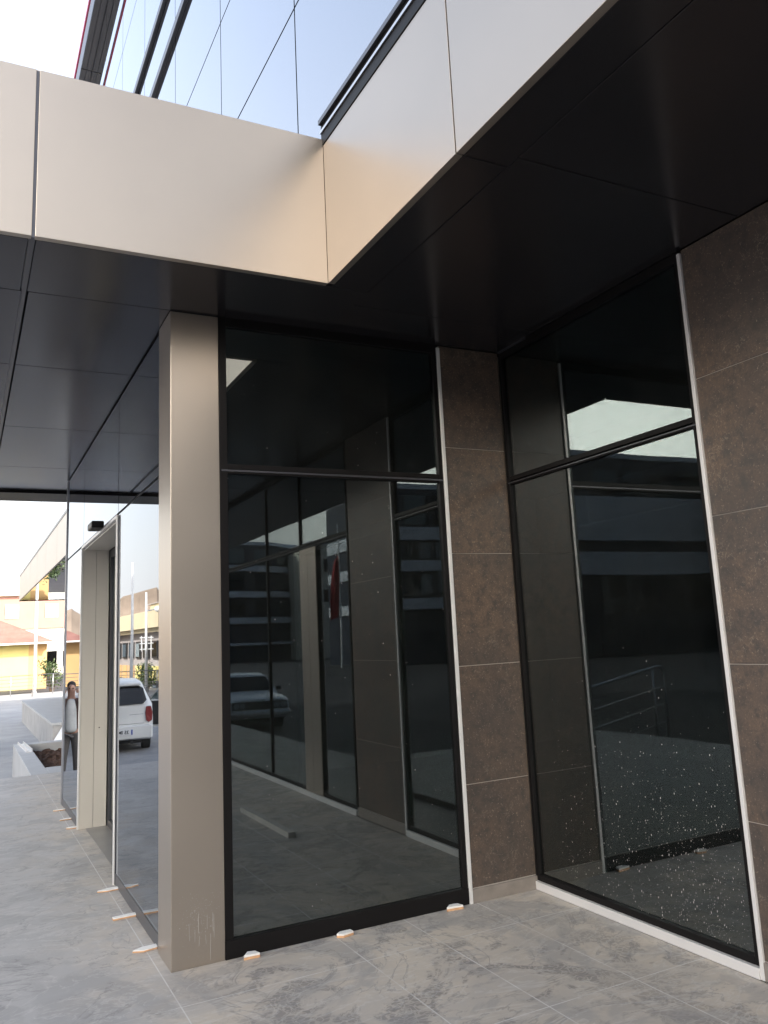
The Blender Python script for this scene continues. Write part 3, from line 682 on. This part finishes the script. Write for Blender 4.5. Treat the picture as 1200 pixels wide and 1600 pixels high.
# ------------------------------------------------------------ cars
def car(name, loc, rz, prof, width, paint, label, wheels, wr, style):
    """prof: stations along length (x, z_low, z_belt, z_top, belt half width, top half width); rear at x=0, front at +x"""
    t = tag(empty(name, loc, rz), label, 'car')
    rings = []
    for (x, zl_, zb, zt, hb, ht) in prof:
        crown = .03 if zt-zb > .1 else .015
        rings.append([(x, -hb*.93, zl_), (x, -hb, zl_+.12), (x, -hb*1.01, (zl_+zb)*.55), (x, -hb*.985, zb), (x, -ht-.015, zt-.05), (x, -ht*.82, zt+crown*.5), (x, 0, zt+crown),
                      (x, ht*.82, zt+crown*.5), (x, ht+.015, zt-.05), (x, hb*.985, zb), (x, hb*1.01, (zl_+zb)*.55), (x, hb, zl_+.12), (x, hb*.93, zl_)])
    m = MB(); m.loft(rings)
    # wheel arches darkened by real cut: bodies get boolean cylinders
    body = m.build('body', paint, t, .02, smooth=True)
    cut = MB()
    for wx in wheels: cut.tube([(wx, -1.2, wr), (wx, 1.2, wr)], wr*1.14, 28)
    cu = cut.build('cutter', 'rubber', t); bo = body.modifiers.new('arch', 'BOOLEAN'); bo.object = cu; bo.operation = 'DIFFERENCE'; bo.solver = 'EXACT'
    body.modifiers.move(1, 0)
    dg = bpy.context.evaluated_depsgraph_get(); me = bpy.data.meshes.new_from_object(body.evaluated_get(dg)); body.modifiers.clear(); body.data = me
    bpy.data.objects.remove(cu)
    body.data.materials.clear(); body.data.materials.append(MATS[paint])
    # glass: quads set 6 mm proud of the loft between belt and top
    def quad(name_, pts, mat, par, th=.012, n_=None):
        a = [Vector(p) for p in pts]; nrm = (a[1]-a[0]).cross(a[-1]-a[0]).normalized(); cen = sum(a, Vector())/len(a)
        if nrm.dot(cen-Vector((cen.x*.2+prof[len(prof)//2][0]*.8, 0, .7))) < 0: nrm = -nrm
        return MB().prism([p+nrm*.004 for p in a], nrm*th).build(name_, mat, par, .004)
    for i, j in style['side']:
        for sg in (-1, 1):
            A, C_ = rings[i], rings[j]; k0, k1 = (3, 4) if sg < 0 else (9, 8)
            def lp(a, b, tt): return Vector(a).lerp(Vector(b), tt)
            b0, t0, b1, t1 = A[k0], A[k1], C_[k0], C_[k1]
            p = [lp(lp(b0, t0, .06), lp(b1, t1, .06), .04), lp(lp(b0, t0, .06), lp(b1, t1, .06), .96), lp(lp(b0, t0, .9), lp(b1, t1, .9), .96), lp(lp(b0, t0, .9), lp(b1, t1, .9), .04)]
            quad('side_window', p, 'car_glass', t)
    for wx in wheels:
        for sg in (-1, 1):
            hw = width/2-.03
            ty = MB().tube([(wx, sg*(hw-.19), wr), (wx, sg*(hw-.17), wr), (wx, sg*(hw-.01), wr), (wx, sg*hw, wr)], [wr*.93, wr, wr, wr*.93], 28).build('wheel', 'rubber', t)
            MB().tube([(wx, sg*(hw-.02), wr), (wx, sg*(hw+.012), wr)], [wr*.66, wr*.60], 20).build('rim', 'silver', ty)
    MB().box(.35, prof[-1][0]-.35, -width/2+.22, width/2-.22, .17, .45).build('underbody', 'dark_trim', t)
    return t, rings, quad
# hatchback: seen from behind, mirrored in the facade
prof = [(0, .42, .98, 1.02, .74, .70), (.04, .30, 1.00, 1.06, .82, .72), (.18, .26, 1.02, 1.30, .855, .64), (.34, .24, 1.03, 1.46, .865, .61), (.7, .22, 1.02, 1.51, .87, .60), (1.5, .22, 1.00, 1.52, .87, .60), (2.3, .22, .98, 1.46, .87, .59), (3.0, .22, .95, 1.02, .86, .72), (3.7, .24, .84, .90, .84, .70), (3.98, .28, .72, .78, .76, .62), (4.05, .34, .62, .66, .66, .55)]
A_ = math.atan2(math.cos(R(-7)), math.sin(R(-7)))
t, rings, quad = car('parked_car', (-1.16, 20.3, GZ), A_, [(a_, b_, c_, d_ if d_ < 1.2 else d_+.07, e_*.95, f_*.95) for a_, b_, c_, d_, e_, f_ in prof], 1.64, 'car_white', 'white hatchback with its driver door open, mirrored in the glass wall', (.72, 3.25), .30, {'side': ((3, 4), (4, 5), (5, 6), (6, 7))})
def rearp(y, z):   # point on the sloping tailgate
    pts = [(-.0, .42), (-.0, .98), (.03, 1.08), (.17, 1.34), (.36, 1.55)]
    for (x0, z0), (x1, z1) in zip(pts, pts[1:]):
        if z <= z1: return (x0+(x1-x0)*(z-z0)/(z1-z0)-.035, y, z)
    return (.34, y, z)
m = MB(); m.prism([rearp(-.60, 1.06), rearp(.60, 1.06), rearp(.67, 1.14), rearp(.60, 1.40), rearp(.52, 1.45), rearp(-.52, 1.45), rearp(-.60, 1.40), rearp(-.67, 1.14)], (-.018, 0, .006)); m.build('rear_window', 'car_glass', t, .006)
MB().box(.14, .34, -.54, .54, 1.475, 1.52).build('roof_spoiler', 'car_white', t, .01)
for sg in (-1, 1):
    MB().prism([(-.004, sg*.66, .68), (-.004, sg*.64, .86), (-.004, sg*.66, 1.0), (.0, sg*.76, 1.0), (.03, sg*.80, .86), (.03, sg*.79, .68), (.0, sg*.72, .64)], (-.02, 0, 0)).build('tail_light', 'tail_light', t, .008)
    MB().prism([(-.006, sg*.62, .30+.1), (-.006, sg*.74, .50), (-.006, sg*.58, .50)], (-.012, 0, 0)).build('reflector', 'tail_light', t)
MB().box(-.075, .12, -.80, .80, .30, .60).build('bumper', 'car_white', t, .035)
MB().box(-.003, .003, -.62, .62, .628, .634).box(-.003, .003, .30, .60, .83, .836).build('shut_line', 'dark_trim', t)
pl = MB().box(-.092, -.078, -.17, .37, .40, .515).build('number_plate', 'plate_white', t, .003)
MB().box(-.094, -.0925, .335, .368, .402, .513).build('plate_strip', 'eu_blue', pl)
def text(s_, size, parent, M, mat='ink', name='lettering'):
    cu = bpy.data.curves.new('txt', 'FONT'); cu.body = s_; cu.size = size; cu.extrude = .0015; cu.offset = size*.015; cu.align_x = 'CENTER'; cu.align_y = 'CENTER'
    o = bpy.data.objects.new('txt', cu); COL.objects.link(o); dg = bpy.context.evaluated_depsgraph_get(); dg.update(); me = bpy.data.meshes.new_from_object(o.evaluated_get(dg)); bpy.data.objects.remove(o)
    me.transform(M); me.materials.clear(); me.materials.append(MATS[mat]); q = bpy.data.objects.new(name, me); COL.objects.link(q); q.parent = parent; return q
# plate faces -x of the car: text right = -y, up = z
TM = Matrix(((0, 0, -1, -.094), (-1, 0, 0, .088), (0, 1, 0, .4575), (0, 0, 0, 1)))
text('35 IMH 2', .105, pl, TM)
# tailgate emblem: an open bracket shape over a small oval
em = MB().box(-.022, -.010, -.055, .055, .90, .915).box(-.022, -.010, -.055, -.040, .855, .90).box(-.022, -.010, .040, .055, .87, .90).box(-.022, -.010, -.040, .03, .845, .858).build('emblem', 'grey_profile', t, .002)
MB().box(-.020, -.008, -.045, .045, .755, .79).build('badge', 'grey_profile', t, .01)
MB().box(-.01, .02, -.35, -.15, .17, .26).box(-.05, .3, .32, .38, .2, .25).build('exhaust', 'dark_trim', t)
# open driver door (left side = +y), hinged at the front of the opening
dr = empty('x'); bpy.data.objects.remove(dr)
Mx = Matrix.Translation((2.72, .87, 0)) @ Matrix.Rotation(R(-62), 4, 'Z')
def dpt(x, z, o_=0): return Mx @ Vector((-x, o_, z))
door = MB().prism([dpt(0, .30), dpt(.95, .30), dpt(1.02, .60), dpt(1.02, .98), dpt(0, .98)], Mx.to_3x3() @ Vector((0, -.06, 0))).build('open_door', 'car_white', t, .01)
MB().prism([dpt(.04, .36, -.062), dpt(.9, .36, -.062), dpt(.96, .62, -.062), dpt(.96, .95, -.062), dpt(.04, .95, -.062)], Mx.to_3x3() @ Vector((0, -.03, 0))).build('door_lining', 'dark_trim', door, .01)
MB().tube([dpt(0.02, .97, -.03), dpt(.42, 1.36, -.05), dpt(.62, 1.44, -.06), dpt(.98, 1.44, -.06), dpt(1.01, .97, -.03)], .026, 8).build('window_frame', 'car_white', door, smooth=True)
MB().prism([dpt(.06, .99, -.03), dpt(.44, 1.35, -.05), dpt(.95, 1.42, -.06), dpt(.98, .99, -.03)], Mx.to_3x3() @ Vector((0, -.004, 0))).build('door_glass', 'glass', door)
MB().box(0, .01, 0, .01, 0, .01).bm.free()
MB().ball(tuple(dpt(.1, 1.02, .10)), .09, (.7, 1, .8), 2).build('wing_mirror', 'car_white', t, smooth=True)

# old saloon, seen from the front in the double reflection
prof = [(0, .35, .82, .86, .74, .66), (.15, .30, .88, .93, .78, .68), (.9, .28, .90, .95, .80, .68), (1.25, .28, .90, 1.36, .80, .58), (1.5, .28, .90, 1.42, .80, .57), (2.3, .28, .90, 1.42, .80, .57), (2.6, .28, .90, 1.38, .80, .57), (3.05, .28, .90, .95, .80, .68), (4.15, .30, .80, .85, .79, .70), (4.3, .34, .76, .80, .76, .68)]
xs, ys_ = -1.9, -14.5
ang = R(84)
t, rings, quad = car('old_saloon', (-.50-4.3*math.cos(ang), -12.7-4.3*math.sin(ang), GZ), ang, prof, 1.6, 'car_pale', 'pale old saloon with four round headlights mirrored in the shop window', (.85, 3.45), .29, {'side': ((3, 4), (4, 5), (5, 6))})
MB().prism([(2.66, -.52, 1.34), (2.66, .52, 1.34), (3.03, .66, .98), (3.03, -.66, .98)], (.02, 0, .015)).build('windscreen', 'car_glass', t, .004)
MB().box(4.29, 4.325, -.72, .72, .56, .76).build('grille', 'dark_trim', t, .006)
for y in (-.62, -.45, .45, .62): MB().tube([(4.31, y, .665), (4.345, y, .665)], .075, 18).build('headlight', 'lamp_glass', t)
MB().box(4.30, 4.42, -.80, .80, .38, .50).build('bumper', 'silver', t, .02)
for sg in (-1, 1): MB().box(2.75, 2.88, sg*.86-.07, sg*.86+.07, .96, 1.07).build('wing_mirror', 'dark_trim', t, .02)
MB().tube([(3.0, .55, .9), (3.0, .55, 1.7)], .006, 6).build('aerial', 'dark_trim', t)

# ------------------------------------------------------------ person mirrored at the left end of the glass wall
def skin_obj(name, verts, edges, radii, mat, parent=None, sub_=2, loc=None):
    me = bpy.data.meshes.new(name); me.from_pydata(verts, edges, []); o = bpy.data.objects.new(name, me); COL.objects.link(o)
    sm = o.modifiers.new('skin', 'SKIN'); sm.use_smooth_shade = True
    for v_, rr in zip(me.skin_vertices[0].data, radii): v_.radius = rr if isinstance(rr, tuple) else (rr, rr)
    me.skin_vertices[0].data[0].use_root = True
    ss = o.modifiers.new('sub', 'SUBSURF'); ss.levels = sub_; ss.render_levels = sub_
    dg = bpy.context.evaluated_depsgraph_get(); dg.update(); m2 = bpy.data.meshes.new_from_object(o.evaluated_get(dg)); o.modifiers.clear(); o.data = m2
    m2.materials.clear(); m2.materials.append(MATS[mat])
    for p in m2.polygons: p.use_smooth = True
    if parent: o.parent = parent
    if loc: o.location = loc
    return o
# figure faces -y; z up; standing, both hands raised beside the face
V = [(0, 0, .95), (0, 0, 1.10), (0, .01, 1.28), (0, .01, 1.42), (0, 0, 1.50), (0, -.01, 1.58), (0, -.015, 1.66), (0, -.01, 1.73),
     (-.18, .01, 1.41), (-.30, -.06, 1.18), (-.20, -.16, 1.42), (-.14, -.15, 1.56),
     (.18, .01, 1.41), (.30, -.06, 1.18), (.20, -.16, 1.42), (.14, -.15, 1.56),
     (-.10, 0, .90), (-.12, -.01, .50), (-.13, .01, .09), (-.14, -.10, .04), (.10, 0, .90), (.13, -.02, .50), (.15, .01, .09), (.17, -.10, .04)]
E_ = [(0, 1), (1, 2), (2, 3), (3, 4), (4, 5), (5, 6), (6, 7), (3, 8), (8, 9), (9, 10), (10, 11), (3, 12), (12, 13), (13, 14), (14, 15), (0, 16), (16, 17), (17, 18), (18, 19), (0, 20), (20, 21), (21, 22), (22, 23)]
Rr = [(.12, .09), (.11, .08), (.12, .085), (.07, .06), (.055, .055), (.075, .085), (.085, .10), (.06, .075), .05, .045, .038, .028, .05, .045, .038, .028, .09, .06, .045, .04, .09, .06, .045, .04]
GP = (.15, 17.0, GZ)
pb = skin_obj('person', V, E_, Rr, 'skin', None, 2, GP); pb.rotation_euler = (0, 0, R(8))
tag(pb, 'person in a brown jacket and white shirt raising both hands to the face', 'person')
# fingers as part of the hands
for sg in (-1, 1):
    hb = Vector((sg*.135, -.155, 1.575))
    vs_, es_, rs_ = [], [], []
    for q, (dx, ln) in enumerate(((-.03, .07), (-.01, .085), (.01, .08), (.03, .065), (-.045*sg, .05))):
        i0 = len(vs_); vs_ += [tuple(hb+Vector((dx*.6, 0, 0))), tuple(hb+Vector((dx, -.01, ln*.6))), tuple(hb+Vector((dx*1.05, .012, ln)))]; es_ += [(i0, i0+1), (i0+1, i0+2)]; rs_ += [.012, .010, .008]
        if q: es_.append((0, i0))
    skin_obj('hand', vs_, es_, rs_, 'skin', pb, 1)
jv = [(0, .005, .80), (0, .005, 1.10), (0, .015, 1.28), (0, .015, 1.43), (-.19, .015, 1.41), (-.31, -.06, 1.17), (-.215, -.155, 1.38), (.19, .015, 1.41), (.31, -.06, 1.17), (.215, -.155, 1.38)]
skin_obj('jacket', jv, [(0, 1), (1, 2), (2, 3), (3, 4), (4, 5), (5, 6), (3, 7), (7, 8), (8, 9)], [(.20, .145), (.185, .13), (.195, .14), (.15, .11), .085, .07, .055, .085, .07, .055], 'jacket', pb)
skin_obj('shirt', [(0, -.06, .84), (0, -.075, 1.1), (0, -.075, 1.3), (0, -.045, 1.47)], [(0, 1), (1, 2), (2, 3)], [(.13, .10), (.12, .085), (.115, .085), (.07, .06)], 'shirt', pb)
skin_obj('trousers', [(0, 0, 1.0), (-.10, 0, .80), (-.125, -.01, .48), (-.135, .01, .10), (.11, 0, .80), (.135, -.02, .48), (.155, .01, .10)], [(0, 1), (1, 2), (2, 3), (0, 4), (4, 5), (5, 6)], [(.20, .15), .125, .095, .08, .125, .095, .08], 'trousers', pb)
skin_obj('hair', [(0, .03, 1.62), (0, .02, 1.72), (0, -.01, 1.76)], [(0, 1), (1, 2)], [(.085, .075), (.092, .09), (.07, .08)], 'hair', pb)
MB().ball((-.033, -.10, 1.655), .012, sub=2).ball((.033, -.10, 1.655), .012, sub=2).build('eyes', 'ink', pb)
MB().ball((0, -.115, 1.625), .018, (.8, 1, 1.3), 2).build('nose', 'skin', pb, smooth=True)
